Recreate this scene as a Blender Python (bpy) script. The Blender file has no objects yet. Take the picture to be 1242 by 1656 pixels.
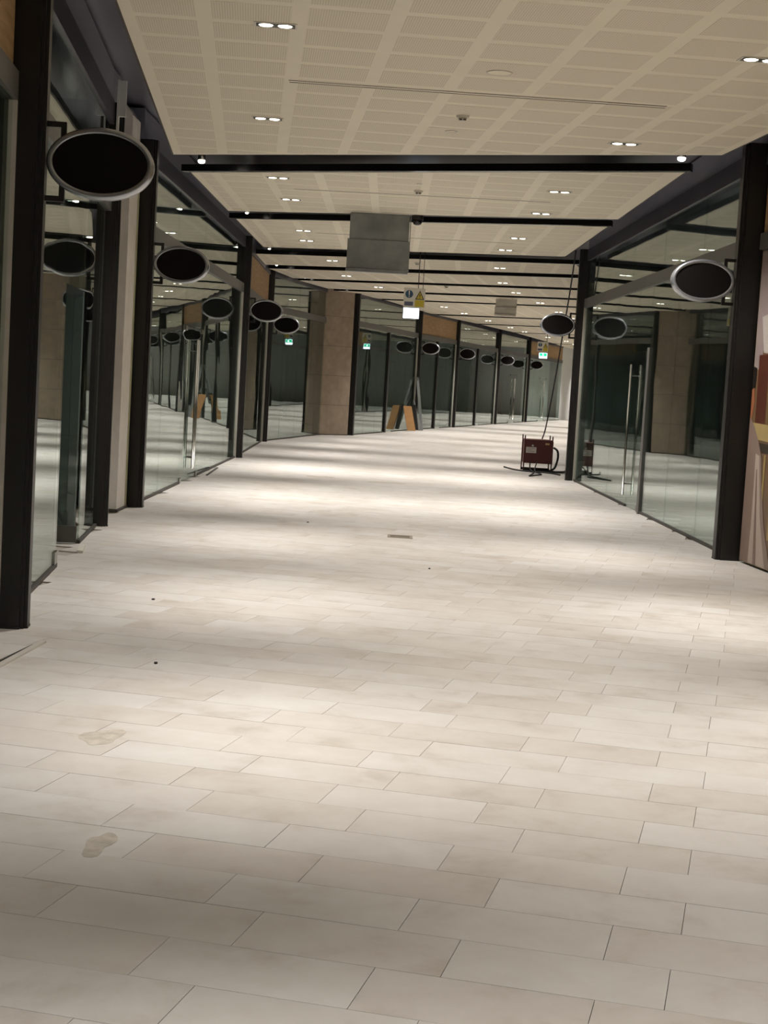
import bpy, math, random
from mathutils import Vector, Matrix

rnd = random.Random(7)
scene = bpy.context.scene
col = scene.collection

# ------------------------------------------------------------------ camera
F_PX, PITCH, ROLL, EYE = 2500.0, math.radians(4.85), math.radians(3.3), 1.6
cam_d = bpy.data.cameras.new('camera')
cam_d.sensor_fit = 'HORIZONTAL'
cam_d.sensor_width = 36.0
cam_d.lens = F_PX / 1242.0 * 36.0
cam_d.clip_start, cam_d.clip_end = 0.05, 400
cam = bpy.data.objects.new('camera', cam_d)
col.objects.link(cam)
fw = Vector((0, math.cos(PITCH), -math.sin(PITCH)))
r0 = Vector((1, 0, 0))
u0 = r0.cross(fw)
rt = math.cos(ROLL) * r0 + math.sin(ROLL) * u0
up = -math.sin(ROLL) * r0 + math.cos(ROLL) * u0
M = Matrix((rt, up, -fw)).transposed().to_4x4()
M.translation = Vector((0, 0, EYE))
cam.matrix_world = M
scene.camera = cam

# ------------------------------------------------------------------ world, exposure
w = bpy.data.worlds.new('world')
scene.world = w
w.use_nodes = True
w.node_tree.nodes['Background'].inputs[0].default_value = (0.5, 0.48, 0.45, 1)
w.node_tree.nodes['Background'].inputs[1].default_value = 0.02
scene.view_settings.view_transform = 'Standard'
scene.view_settings.look = 'None'
scene.view_settings.gamma = 1
scene.view_settings.use_curve_mapping = False
scene.view_settings.exposure = 0.46
SPOT_W = 325.0
SPOT_COL = (1.0, 0.972, 0.935)
try:
    scene.cycles.transparent_max_bounces = 12
    scene.cycles.max_bounces = 6
    scene.cycles.diffuse_bounces = 3
    scene.cycles.glossy_bounces = 3
    scene.cycles.transmission_bounces = 2
    scene.cycles.volume_bounces = 0
    scene.cycles.adaptive_threshold = 0.08
    scene.cycles.caustics_reflective = False
    scene.cycles.caustics_refractive = False
    scene.cycles.sample_clamp_indirect = 6
except Exception:
    pass


# ------------------------------------------------------------------ materials
def srgb(c):
    return tuple(((v / 255 / 12.92) if v / 255 <= 0.04045 else ((v / 255 + 0.055) / 1.055) ** 2.4) for v in c) + (1,)


def mat_base(name):
    m = bpy.data.materials.new(name)
    m.use_nodes = True
    nt = m.node_tree
    return m, nt, nt.nodes['Principled BSDF'], nt.nodes['Material Output']


def node(nt, t, **kw):
    n = nt.nodes.new(t)
    for k, v in kw.items():
        setattr(n, k, v)
    return n


def mathn(nt, op, a, b=None):
    n = nt.nodes.new('ShaderNodeMath')
    n.operation = op
    for i, v in enumerate((a, b)):
        if v is None:
            continue
        if isinstance(v, (int, float)):
            n.inputs[i].default_value = v
        else:
            nt.links.new(v, n.inputs[i])
    return n.outputs[0]


def plain(name, rgb, rough=0.5, metal=0.0, var=0.12, scale=6.0, bump=0.0, spec=None):
    m, nt, p, out = mat_base(name)
    tc = node(nt, 'ShaderNodeTexCoord')
    nz = node(nt, 'ShaderNodeTexNoise')
    nz.inputs['Scale'].default_value = scale
    nz.inputs['Detail'].default_value = 5
    nt.links.new(tc.outputs['Object'], nz.inputs['Vector'])
    cr = node(nt, 'ShaderNodeValToRGB')
    c = srgb(rgb)
    cr.color_ramp.elements[0].color = tuple(v * (1 - var) for v in c[:3]) + (1,)
    cr.color_ramp.elements[1].color = tuple(min(1, v * (1 + var)) for v in c[:3]) + (1,)
    cr.color_ramp.elements[0].position = 0.3
    cr.color_ramp.elements[1].position = 0.7
    nt.links.new(nz.outputs['Fac'], cr.inputs[0])
    nt.links.new(cr.outputs[0], p.inputs['Base Color'])
    p.inputs['Roughness'].default_value = rough
    p.inputs['Metallic'].default_value = metal
    if spec is not None:
        p.inputs['Specular IOR Level'].default_value = spec
    if bump:
        b = node(nt, 'ShaderNodeBump')
        b.inputs['Strength'].default_value = bump
        b.inputs['Distance'].default_value = 0.01
        nt.links.new(nz.outputs['Fac'], b.inputs['Height'])
        nt.links.new(b.outputs[0], p.inputs['Normal'])
    return m


def emit(name, rgb, s):
    m, nt, p, out = mat_base(name)
    p.inputs['Base Color'].default_value = srgb(rgb)
    p.inputs['Emission Color'].default_value = srgb(rgb)
    p.inputs['Emission Strength'].default_value = s
    m.cycles.emission_sampling = 'NONE'
    return m


def tile_mat():
    m, nt, p, out = mat_base('limestone_tile')
    geo = node(nt, 'ShaderNodeNewGeometry')
    oi = node(nt, 'ShaderNodeObjectInfo')
    rv = mathn(nt, 'FRACT', mathn(nt, 'ADD', oi.outputs['Random'], geo.outputs['Random Per Island']))
    comb = node(nt, 'ShaderNodeCombineXYZ')
    nt.links.new(mathn(nt, 'MULTIPLY', rv, 40.0), comb.inputs[2])
    add = node(nt, 'ShaderNodeVectorMath', operation='ADD')
    nt.links.new(geo.outputs['Position'], add.inputs[0])
    nt.links.new(comb.outputs[0], add.inputs[1])
    n1 = node(nt, 'ShaderNodeTexNoise')
    n1.inputs['Scale'].default_value = 3.0
    n1.inputs['Detail'].default_value = 7
    n1.inputs['Roughness'].default_value = 0.62
    n1.inputs['Distortion'].default_value = 0.25
    nt.links.new(add.outputs[0], n1.inputs['Vector'])
    cr = node(nt, 'ShaderNodeValToRGB')
    e = cr.color_ramp.elements
    e[0].position, e[0].color = 0.28, srgb((192, 184, 174))
    e[1].position, e[1].color = 0.72, srgb((217, 213, 207))
    k = e.new(0.45)
    k.color = srgb((207, 201, 194))
    nt.links.new(n1.outputs['Fac'], cr.inputs[0])
    # each stone a little lighter, darker or tanner
    hs = node(nt, 'ShaderNodeValToRGB')
    h = hs.color_ramp.elements
    h[0].position, h[0].color = 0.0, (0.91, 0.885, 0.855, 1)
    h[1].position, h[1].color = 1.0, (1.0, 1.0, 1.0, 1)
    k = h.new(0.25)
    k.color = (0.95, 0.93, 0.91, 1)
    k = h.new(0.6)
    k.color = (0.97, 0.965, 0.96, 1)
    nt.links.new(rv, hs.inputs[0])
    mx = node(nt, 'ShaderNodeMix', data_type='RGBA', blend_type='MULTIPLY')
    mx.inputs[0].default_value = 1.0
    nt.links.new(cr.outputs[0], mx.inputs[6])
    nt.links.new(hs.outputs[0], mx.inputs[7])
    nt.links.new(mx.outputs[2], p.inputs['Base Color'])
    p.inputs['Roughness'].default_value = 0.5
    p.inputs['Specular IOR Level'].default_value = 0.35
    return m


def perforated_mat(name, ang):
    m, nt, p, out = mat_base(name)
    tc = node(nt, 'ShaderNodeNewGeometry')
    mp = node(nt, 'ShaderNodeMapping')
    mp.inputs['Rotation'].default_value = (0, 0, ang)
    nt.links.new(tc.outputs['Position'], mp.inputs['Vector'])
    sp = node(nt, 'ShaderNodeSeparateXYZ')
    nt.links.new(mp.outputs[0], sp.inputs[0])
    d2 = []
    for i in (0, 1):
        f = mathn(nt, 'SUBTRACT', mathn(nt, 'FRACT', mathn(nt, 'MULTIPLY', sp.outputs[i], 58.0)), 0.5)
        d2.append(mathn(nt, 'MULTIPLY', f, f))
    hole = mathn(nt, 'LESS_THAN', mathn(nt, 'ADD', d2[0], d2[1]), 0.055)
    mx = node(nt, 'ShaderNodeMix', data_type='RGBA')
    mx.inputs[6].default_value = srgb((229, 220, 201))
    mx.inputs[7].default_value = srgb((186, 177, 158))
    nt.links.new(hole, mx.inputs[0])
    nt.links.new(mx.outputs[2], p.inputs['Base Color'])
    p.inputs['Roughness'].default_value = 0.9
    p.inputs['Specular IOR Level'].default_value = 0.1
    return m


def glass_mat():
    m, nt, p, out = mat_base('glass')
    nt.nodes.remove(p)
    lw = node(nt, 'ShaderNodeLayerWeight')
    lw.inputs['Blend'].default_value = 0.5
    f = mathn(nt, 'ADD', mathn(nt, 'MULTIPLY', mathn(nt, 'POWER', lw.outputs['Facing'], 5.0), 0.95), 0.05)
    tr = node(nt, 'ShaderNodeBsdfTransparent')
    tr.inputs[0].default_value = (0.86, 0.92, 0.90, 1)
    gl = node(nt, 'ShaderNodeBsdfGlossy')
    gl.inputs['Color'].default_value = (0.90, 0.95, 0.93, 1)
    gl.inputs['Roughness'].default_value = 0.0
    tc = node(nt, 'ShaderNodeNewGeometry')
    nz = node(nt, 'ShaderNodeTexNoise')
    nz.inputs['Scale'].default_value = 0.9
    nz.inputs['Detail'].default_value = 1
    nt.links.new(tc.outputs['Position'], nz.inputs['Vector'])
    bp = node(nt, 'ShaderNodeBump')
    bp.inputs['Strength'].default_value = 0.5
    bp.inputs['Distance'].default_value = 0.004
    nt.links.new(nz.outputs['Fac'], bp.inputs['Height'])
    nt.links.new(bp.outputs[0], gl.inputs['Normal'])
    mix = node(nt, 'ShaderNodeMixShader')
    nt.links.new(f, mix.inputs[0])
    nt.links.new(tr.outputs[0], mix.inputs[1])
    nt.links.new(gl.outputs[0], mix.inputs[2])
    nt.links.new(mix.outputs[0], out.inputs['Surface'])
    return m


def ply_mat():
    m, nt, p, out = mat_base('plywood')
    tc = node(nt, 'ShaderNodeNewGeometry')
    mp = node(nt, 'ShaderNodeMapping')
    mp.inputs['Scale'].default_value = (1.2, 1.2, 14)
    nt.links.new(tc.outputs['Position'], mp.inputs['Vector'])
    nz = node(nt, 'ShaderNodeTexNoise')
    nz.inputs['Scale'].default_value = 2.0
    nz.inputs['Detail'].default_value = 6
    nt.links.new(mp.outputs[0], nz.inputs['Vector'])
    cr = node(nt, 'ShaderNodeValToRGB')
    cr.color_ramp.elements[0].position, cr.color_ramp.elements[0].color = 0.3, srgb((150, 118, 80))
    cr.color_ramp.elements[1].position, cr.color_ramp.elements[1].color = 0.7, srgb((178, 146, 104))
    nt.links.new(nz.outputs['Fac'], cr.inputs[0])
    nt.links.new(cr.outputs[0], p.inputs['Base Color'])
    p.inputs['Roughness'].default_value = 0.7
    return m


MT = dict(
    tile=tile_mat(),
    slab=plain('grout_slab', (168, 160, 148), 0.9, scale=3),
    concrete=plain('shop_concrete', (84, 82, 78), 0.9, scale=1.2, var=0.2),
    dark_wall=plain('shop_wall', (96, 98, 96), 0.85, scale=0.8, var=0.2),
    soffit=plain('blue_grey_soffit', (120, 120, 133), 0.32, scale=1.0, var=0.06),
    header=plain('dark_header', (58, 56, 66), 0.4, var=0.06),
    black=plain('black_steel', (26, 23, 21), 0.42, var=0.08, scale=3),
    black_gloss=plain('black_gloss_metal', (17, 14, 13), 0.22, var=0.05),
    brown_edge=plain('brown_edge', (62, 50, 38), 0.6),
    board=plain('ceiling_plaster', (235, 227, 208), 0.9, var=0.02, scale=2, spec=0.1),
    perf1=perforated_mat('perforated_plaster', -math.atan(0.09)),
    perf2=perforated_mat('perforated_plaster_straight', 0.0),
    glass=glass_mat(),
    bar=plain('grey_transom', (92, 91, 88), 0.45, var=0.06),
    alu=plain('aluminium', (205, 199, 188), 0.45, metal=0.1, var=0.05),
    steel=plain('brushed_steel', (170, 168, 160), 0.25, metal=1.0, var=0.05),
    chrome=plain('satin_chrome_rim', (176, 178, 183), 0.26, metal=0.8, var=0.04, scale=12),
    face=plain('dark_sign_face', (20, 16, 14), 0.6, var=0.05, spec=0.1),
    ply=ply_mat(),
    drywall=plain('white_drywall', (232, 225, 216), 0.8, var=0.05),
    white=plain('white_paint', (226, 226, 222), 0.7, var=0.03),
    stone=plain('brown_stone', (154, 137, 118), 0.55, var=0.14, scale=5, bump=0.1),
    galv=plain('galvanised_metal', (142, 145, 146), 0.34, metal=0.75, var=0.3, scale=2.2),
    dome=plain('smoked_dome', (24, 22, 22), 0.15, var=0.02),
    plastic=plain('white_plastic', (214, 208, 194), 0.5, var=0.03),
    darkgrey=plain('dark_grey_plastic', (70, 66, 60), 0.6),
    lamp=emit('lamp_disc', (255, 246, 230), 9.0),
    exit_white=emit('exit_white', (225, 238, 255), 3.2),
    exit_green=emit('exit_green', (30, 190, 130), 1.3),
    sign_white=plain('sign_white', (206, 202, 190), 0.5, var=0.02),
    sign_blue=plain('sign_blue', (42, 74, 104), 0.5, var=0.03),
    sign_slate=plain('sign_slate', (78, 84, 104), 0.5, var=0.03),
    sign_yellow=plain('sign_yellow', (190, 172, 52), 0.5, var=0.04),
    sign_black=plain('sign_black', (52, 46, 28), 0.5, var=0.03),
    red=plain('dark_red_paint', (92, 40, 38), 0.5, var=0.1),
    rubber=plain('black_cable', (34, 32, 30), 0.6),
    paper=plain('paper_label', (222, 214, 208), 0.7, var=0.03),
    tan_label=plain('tan_label', (206, 168, 120), 0.7, var=0.03),
    cardboard=plain('cardboard', (176, 132, 84), 0.75, var=0.1),
    grey_plank=plain('grey_plank', (128, 132, 130), 0.5, metal=0.3),
    slit=plain('shadow_gap', (112, 104, 90), 0.9),
    stain=plain('floor_stain', (186, 177, 163), 0.7, scale=20, var=0.2),
)


# ------------------------------------------------------------------ mesh helpers
def mesh(name, verts, faces, mat, smooth=False):
    me = bpy.data.meshes.new(name)
    me.from_pydata([tuple(v) for v in verts], [], faces)
    me.materials.append(mat)
    if smooth:
        for pl in me.polygons:
            pl.use_smooth = True
    me.update()
    return me


def link(name, me, parent=None):
    o = bpy.data.objects.new(name, me)
    col.objects.link(o)
    if parent is not None:
        o.parent = parent
    return o


def root_loc(p):
    v = Vector((0, 0, 0))
    while p is not None:
        v += p.location
        p = p.parent
    return v


def solid(name, verts, faces, mat, parent=None, smooth=False, origin=None):
    """verts in world metres; made local to the parent (parents are never rotated here)"""
    off = root_loc(parent)
    if parent is None:
        if origin is None:
            xs, ys, zs = zip(*[tuple(v) for v in verts])
            origin = ((min(xs) + max(xs)) / 2, (min(ys) + max(ys)) / 2, min(zs))
        off = Vector(origin)
    o = link(name, mesh(name, [Vector(v) - off for v in verts], faces, mat, smooth), parent)
    if parent is None:
        o.location = off
    return o


BOXF = [(0, 3, 2, 1), (4, 5, 6, 7), (0, 1, 5, 4), (1, 2, 6, 5), (2, 3, 7, 6), (3, 0, 4, 7)]


def prism_geo(poly, z0, z1):
    """plan polygon (counter-clockwise) extruded in z"""
    a = sum(poly[i][0] * poly[(i + 1) % len(poly)][1] - poly[(i + 1) % len(poly)][0] * poly[i][1] for i in range(len(poly)))
    if a < 0:
        poly = poly[::-1]
    n = len(poly)
    v = [(x, y, z0) for x, y in poly] + [(x, y, z1) for x, y in poly]
    f = [tuple(range(n - 1, -1, -1)), tuple(range(n, 2 * n))] + [(i, (i + 1) % n, n + (i + 1) % n, n + i) for i in range(n)]
    return v, f


def prism(name, poly, z0, z1, mat, parent=None):
    v, f = prism_geo(poly, z0, z1)
    return solid(name, v, f, mat, parent)


def box(name, x0, x1, y0, y1, z0, z1, mat, parent=None):
    return prism(name, [(x0, y0), (x1, y0), (x1, y1), (x0, y1)], z0, z1, mat, parent)


def join_geo(parts):
    V, Fc = [], []
    for v, f in parts:
        k = len(V)
        V += list(v)
        Fc += [tuple(i + k for i in q) for q in f]
    return V, Fc


class Line:
    """a wall line in plan from A to B; n points to the corridor (side=+1: corridor on the right of A->B)"""

    def __init__(s, A, B, side):
        s.A, s.B = Vector(A), Vector(B)
        d = s.B - s.A
        s.L = d.length
        s.d = d / s.L
        s.n = Vector((s.d.y, -s.d.x)) * side
        s.side = side

    def p(s, t, off=0.0):
        q = s.A + s.d * t + s.n * off
        return (q.x, q.y)

    def at_y(s, y):
        return (y - s.A.y) / s.d.y

    def quad(s, t0, t1, o0, o1):
        return [s.p(t0, o0), s.p(t1, o0), s.p(t1, o1), s.p(t0, o1)]

    def box(s, name, t0, t1, o0, o1, z0, z1, mat, parent=None):
        return prism(name, s.quad(t0, t1, o0, o1), z0, z1, mat, parent)


def tube_geo(pts, r, n=8):
    pts = [Vector(p) for p in pts]
    V, Fc = [], []
    for i, p in enumerate(pts):
        t = (pts[min(i + 1, len(pts) - 1)] - pts[max(i - 1, 0)]).normalized()
        a = t.cross(Vector((0, 0, 1)))
        if a.length < 1e-3:
            a = t.cross(Vector((1, 0, 0)))
        a.normalize()
        b = t.cross(a)
        for k in range(n):
            q = 2 * math.pi * k / n
            V.append(p + r * (math.cos(q) * a + math.sin(q) * b))
    for i in range(len(pts) - 1):
        for k in range(n):
            k2 = (k + 1) % n
            Fc.append((i * n + k, i * n + k2, (i + 1) * n + k2, (i + 1) * n + k))
    Fc.append(tuple(range(n)))
    Fc.append(tuple((len(pts) - 1) * n + k for k in range(n - 1, -1, -1)))
    return V, Fc


def tube(name, pts, r, mat, parent=None, n=8):
    v, f = tube_geo(pts, r, n)
    return solid(name, v, f, mat, parent, smooth=True)


def spline(pts, k=6):
    P = [Vector(p) for p in pts]
    out = []
    for i in range(len(P) - 1):
        p0, p1, p2, p3 = P[max(i - 1, 0)], P[i], P[i + 1], P[min(i + 2, len(P) - 1)]
        for j in range(k):
            t = j / k
            out.append(0.5 * ((2 * p1) + (p2 - p0) * t + (2 * p0 - 5 * p1 + 4 * p2 - p3) * t * t + (3 * p1 - p0 - 3 * p2 + p3) * t ** 3))
    out.append(P[-1])
    return out


def lathe_geo(prof, n=24, sx=1.0, sy=1.0):
    """profile of (r, z) from axis to axis"""
    V, Fc = [], []
    for r, z in prof:
        for k in range(n):
            q = 2 * math.pi * k / n
            V.append((r * sx * math.cos(q), r * sy * math.sin(q), z))
    m = len(prof)
    for i in range(m - 1):
        for k in range(n):
            k2 = (k + 1) % n
            Fc.append((i * n + k, i * n + k2, (i + 1) * n + k2, (i + 1) * n + k))
    Fc.append(tuple(range(n - 1, -1, -1)))
    Fc.append(tuple((m - 1) * n + k for k in range(n)))
    return V, Fc


def move(geo, dx=0, dy=0, dz=0):
    return [(v[0] + dx, v[1] + dy, v[2] + dz) for v in geo[0]], geo[1]


def empty(name, loc, rz=0.0):
    o = bpy.data.objects.new(name, None)
    o.empty_display_size = 0.2
    o.location = loc
    o.rotation_euler = (0, 0, rz)
    col.objects.link(o)
    return o


def tag(o, label=None, cat=None, group=None, kind=None):
    if label:
        o['label'] = label
    if cat:
        o['category'] = cat
    if group:
        o['group'] = group
    if kind:
        o['kind'] = kind
    return o


def copy_tree(o, parent=None):
    c = o.copy()
    col.objects.link(c)
    c.parent = parent
    for ch in list(o.children):
        copy_tree(ch, c)
    return c


def clip(poly, a, b):
    """keep the part of a convex polygon to the left of a->b"""
    out = []
    for i in range(len(poly)):
        p, q = poly[i], poly[(i + 1) % len(poly)]
        sp = (b[0] - a[0]) * (p[1] - a[1]) - (b[1] - a[1]) * (p[0] - a[0])
        sq = (b[0] - a[0]) * (q[1] - a[1]) - (b[1] - a[1]) * (q[0] - a[0])
        if sp >= 0:
            out.append(p)
        if sp * sq < 0:
            t = sp / (sp - sq)
            out.append((p[0] + t * (q[0] - p[0]), p[1] + t * (q[1] - p[1])))
    return out


def area(poly):
    return 0.5 * sum(poly[i][0] * poly[(i + 1) % len(poly)][1] - poly[(i + 1) % len(poly)][0] * poly[i][1] for i in range(len(poly)))


def project(x, y, z):
    d = Vector((x, y, z - EYE))
    c = d.dot(fw)
    if c < 0.3:
        return None
    return 621 + F_PX * d.dot(rt) / c, 828 - F_PX * d.dot(up) / c


# ------------------------------------------------------------------ plan of the mall passage (metres, camera at 0,0)
LEFT = [(-0.87, -6.0), (-2.29, 9.2), (-2.86, 15.3), (-2.91, 17.6), (-2.87, 29.1), (-3.0, 36.65), (-1.92, 43.0), (-1.2, 43.75), (-1.1, 43.95), (0.82, 52.4), (2.35, 58.2), (4.5, 66.9), (6.5, 74.8), (9.2, 84.5), (11.2, 92.0)]
RIGHT = [(5.42, -6.0), (3.56, 15.5), (3.38, 27.9), (5.1, 36.0), (6.86, 44.0), (8.62, 52.0), (10.38, 60.0), (13.46, 74.0), (17.4, 92.0)]
CEIL_Z, HEAD_Z, VOID_Z = 4.0, 3.92, 4.5


def poly_x(pl, y):
    for (x0, y0), (x1, y1) in zip(pl, pl[1:]):
        if y0 <= y <= y1:
            return x0 + (x1 - x0) * (y - y0) / (y1 - y0)
    return pl[0][0] if y < pl[0][1] else pl[-1][0]


# ------------------------------------------------------------------ floor
def slab(name, x0, x1, y0, y1, z0, z1, mat):
    return tag(box(name, x0, x1, y0, y1, z0, z1, mat), kind='structure')


floor = slab('floor', -10, 26, -8, 96, -0.25, -0.012, MT['slab'])
TYAW = -0.2341
TC = (6.3949, -13.3735)


def tile_to_world(u, v):
    dx, dy = u - TC[0], v - TC[1]
    c, s = math.cos(TYAW), math.sin(TYAW)
    return 0.3 * (dx * c - dy * s), 0.3 * (dx * s + dy * c)


tiles = []
for j in range(-40, 330):
    off = (0.0 if j % 2 == 0 else -0.3267) + 0.012 * (j % 3 - 1)
    for i in range(-60, 60):
        u = 2 * (i + off) + 1.0
        x, y = tile_to_world(u, j + 0.5)
        if -6 < y < 92 and poly_x(LEFT, y) - 0.2 < x < poly_x(RIGHT, y) + 0.2:
            pr = project(x, y, 0)
            vis = pr is not None and -90 < pr[0] < 1332 and pr[1] < 1720
            tiles.append((0 if vis else 1, math.hypot(x, y), x, y))
tiles.sort()
TH = 0.012
g = 0.001
tv, tf = prism_geo([(-0.3 + g, -0.15 + g), (0.3 - g, -0.15 + g), (0.3 - g, 0.15 - g), (-0.3 + g, 0.15 - g)], -TH, 0)
tile_me = mesh('floor_tile', tv, tf, MT['tile'])
n_own = 290
rest_v, rest_f = [], []
ca, sa = math.cos(TYAW), math.sin(TYAW)
for k, (hid, dist, x, y) in enumerate(tiles):
    dz = rnd.uniform(-0.0004, 0.0003)
    if k < n_own:
        o = link('floor_tile', tile_me, floor)
        o.location = Vector((x, y, dz)) - floor.location
        o.rotation_euler = (0, 0, TYAW)
    else:
        b = len(rest_v)
        rest_v += [(x + vx * ca - vy * sa, y + vx * sa + vy * ca, vz + dz) for vx, vy, vz in tv]
        rest_f += [tuple(i + b for i in q) for q in tf]
o = solid('floor_tiles', rest_v, rest_f, MT['tile'], floor)
tag(o, kind='stuff')


def blob(name, cx, cy, rx, ry, z, mat, seed, parent):
    r = random.Random(seed)
    n = 22
    ph = [r.uniform(0, 6.28) for _ in range(4)]
    pl = []
    for k in range(n):
        q = 2 * math.pi * k / n
        s = 1 + 0.18 * math.sin(2 * q + ph[0]) + 0.16 * math.sin(3 * q + ph[1]) + 0.1 * math.sin(5 * q + ph[2])
        pl.append((cx + rx * s * math.cos(q), cy + ry * s * math.sin(q)))
    return prism(name, pl, z, z + 0.0006, mat, parent)


blob('stain', -1.16, 6.56, 0.075, 0.16, 0.0004, MT['stain'], 1, floor)
blob('stain', -0.89, 5.06, 0.045, 0.13, 0.0004, MT['stain'], 2, floor)
blob('stain', 0.02, 24.4, 0.25, 0.2, 0.0004, MT['stain'], 3, floor)
blob('stain', -1.08, 24.85, 0.2, 0.2, 0.0004, MT['stain'], 4, floor)

# shop floors, outer walls, void ceiling
slab('ceiling', -10, 26, -8, 96, VOID_Z, VOID_Z + 0.15, MT['soffit'])


def shop_ceiling(pl, side):
    pts = [(x, y) for x, y in pl]
    far = [(-10 if side < 0 else 26, pts[-1][1]), (-10 if side < 0 else 26, pts[0][1])]
    v, f = prism_geo(pts + far, 4.13, 4.46)
    o = solid('ceiling', v, f, MT['soffit'])
    return tag(o, kind='structure')


shop_ceiling(LEFT[:3] + [(-2.87, 15.9), (-3.4, 15.9), (-3.4, 17.48), (-2.905, 17.48)] + LEFT[3:], -1)
shop_ceiling(RIGHT, 1)
SHOP_D = 5.0
tag(prism('wall_left', [(-9.8, -8), (-9.5, -8), (-8.0, 40), (-3.2, 62), (3, 94), (2.7, 94), (-3.5, 62), (-8.3, 40)], -0.012, 4.5, MT['dark_wall']), kind='structure')
tag(prism('wall_right', [(11.0, -8), (9.0, 16), (9.2, 28), (23.5, 94), (23.8, 94), (9.5, 28), (9.3, 16), (11.3, -8)], -0.012, 4.5, MT['dark_wall']), kind='structure')
slab('wall_back', -10, 12, -7.6, -7.4, -0.012, 4.5, MT['drywall'])
slab('wall_far', 2.0, 25, 92.2, 92.4, -0.012, 4.5, MT['white'])

# ------------------------------------------------------------------ floating ceiling panels
RAFT_L = [(-0.5, -6.0), (-2.6, 17.7), (-2.58, 30.2), (-2.97, 31.2), (-2.95, 35.6), (-2.5, 39.4), (-1.75, 42.9), (-0.38, 46.4), (1.3, 54.3), (3.25, 60.5), (5.2, 67.5), (8.2, 80), (10.7, 91.5)]
RAFT_R = [(5.0, -6.0), (3.12, 15.49), (3.0, 16.9), (2.98, 28.1), (3.36, 29.6), (4.65, 36.0), (6.4, 44.0), (8.15, 52.0), (9.9, 60), (13, 74), (16.8, 91.5)]
# each panel: near edge (left y, right y), far edge (left y, right y), direction of its perforation grid (dx per dy)
RAFTS = [
    ((-6, -6), (17.7, 15.49), -0.09, 'nearest and largest perforated ceiling panel, filling the top of the picture'),
    ((19.2, 16.81), (23.49, 21.63), 0.0, 'second perforated ceiling panel, between the two broad black slots'),
    ((24.64, 22.67), (29.75, 28.06), 0.0, 'third perforated ceiling panel, above the hanging galvanised metal box'),
    ((31.6, 29.7), (34.5, 32.07), 0.05, 'fourth ceiling panel, a thin strip beyond the hanging metal box'),
    ((35.7, 33.14), (38.7, 36.1), 0.15, 'fifth ceiling panel, sloping away past the left black post'),
    ((39.5, 37.0), (42.35, 40.0), 0.2, 'sixth ceiling panel, over the brown stone pier'),
    ((43.2, 40.85), (46.0, 43.7), 0.22, 'seventh ceiling panel, behind the hanging safety sign'),
    ((46.7, 44.5), (54.0, 51.5), 0.22, 'eighth ceiling panel, beyond the small hanging grey board'),
    ((54.9, 52.4), (60.2, 57.5), 0.22, 'ninth ceiling panel, above the plywood fascia'),
    ((61.0, 58.3), (67.3, 64.3), 0.22, 'tenth ceiling panel, above the far shopfronts'),
    ((68.0, 65.0), (80.0, 76.5), 0.22, 'eleventh ceiling panel, a sliver at the far bend'),
    ((80.8, 77.2), (91.3, 88.5), 0.22, 'last ceiling panel against the white end wall'),
]
PX, PY = 0.645, 0.62


def edge_pts(pl, y0, y1):
    return [(poly_x(pl, y0), y0)] + [p for p in pl if y0 < p[1] < y1] + [(poly_x(pl, y1), y1)]


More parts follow.
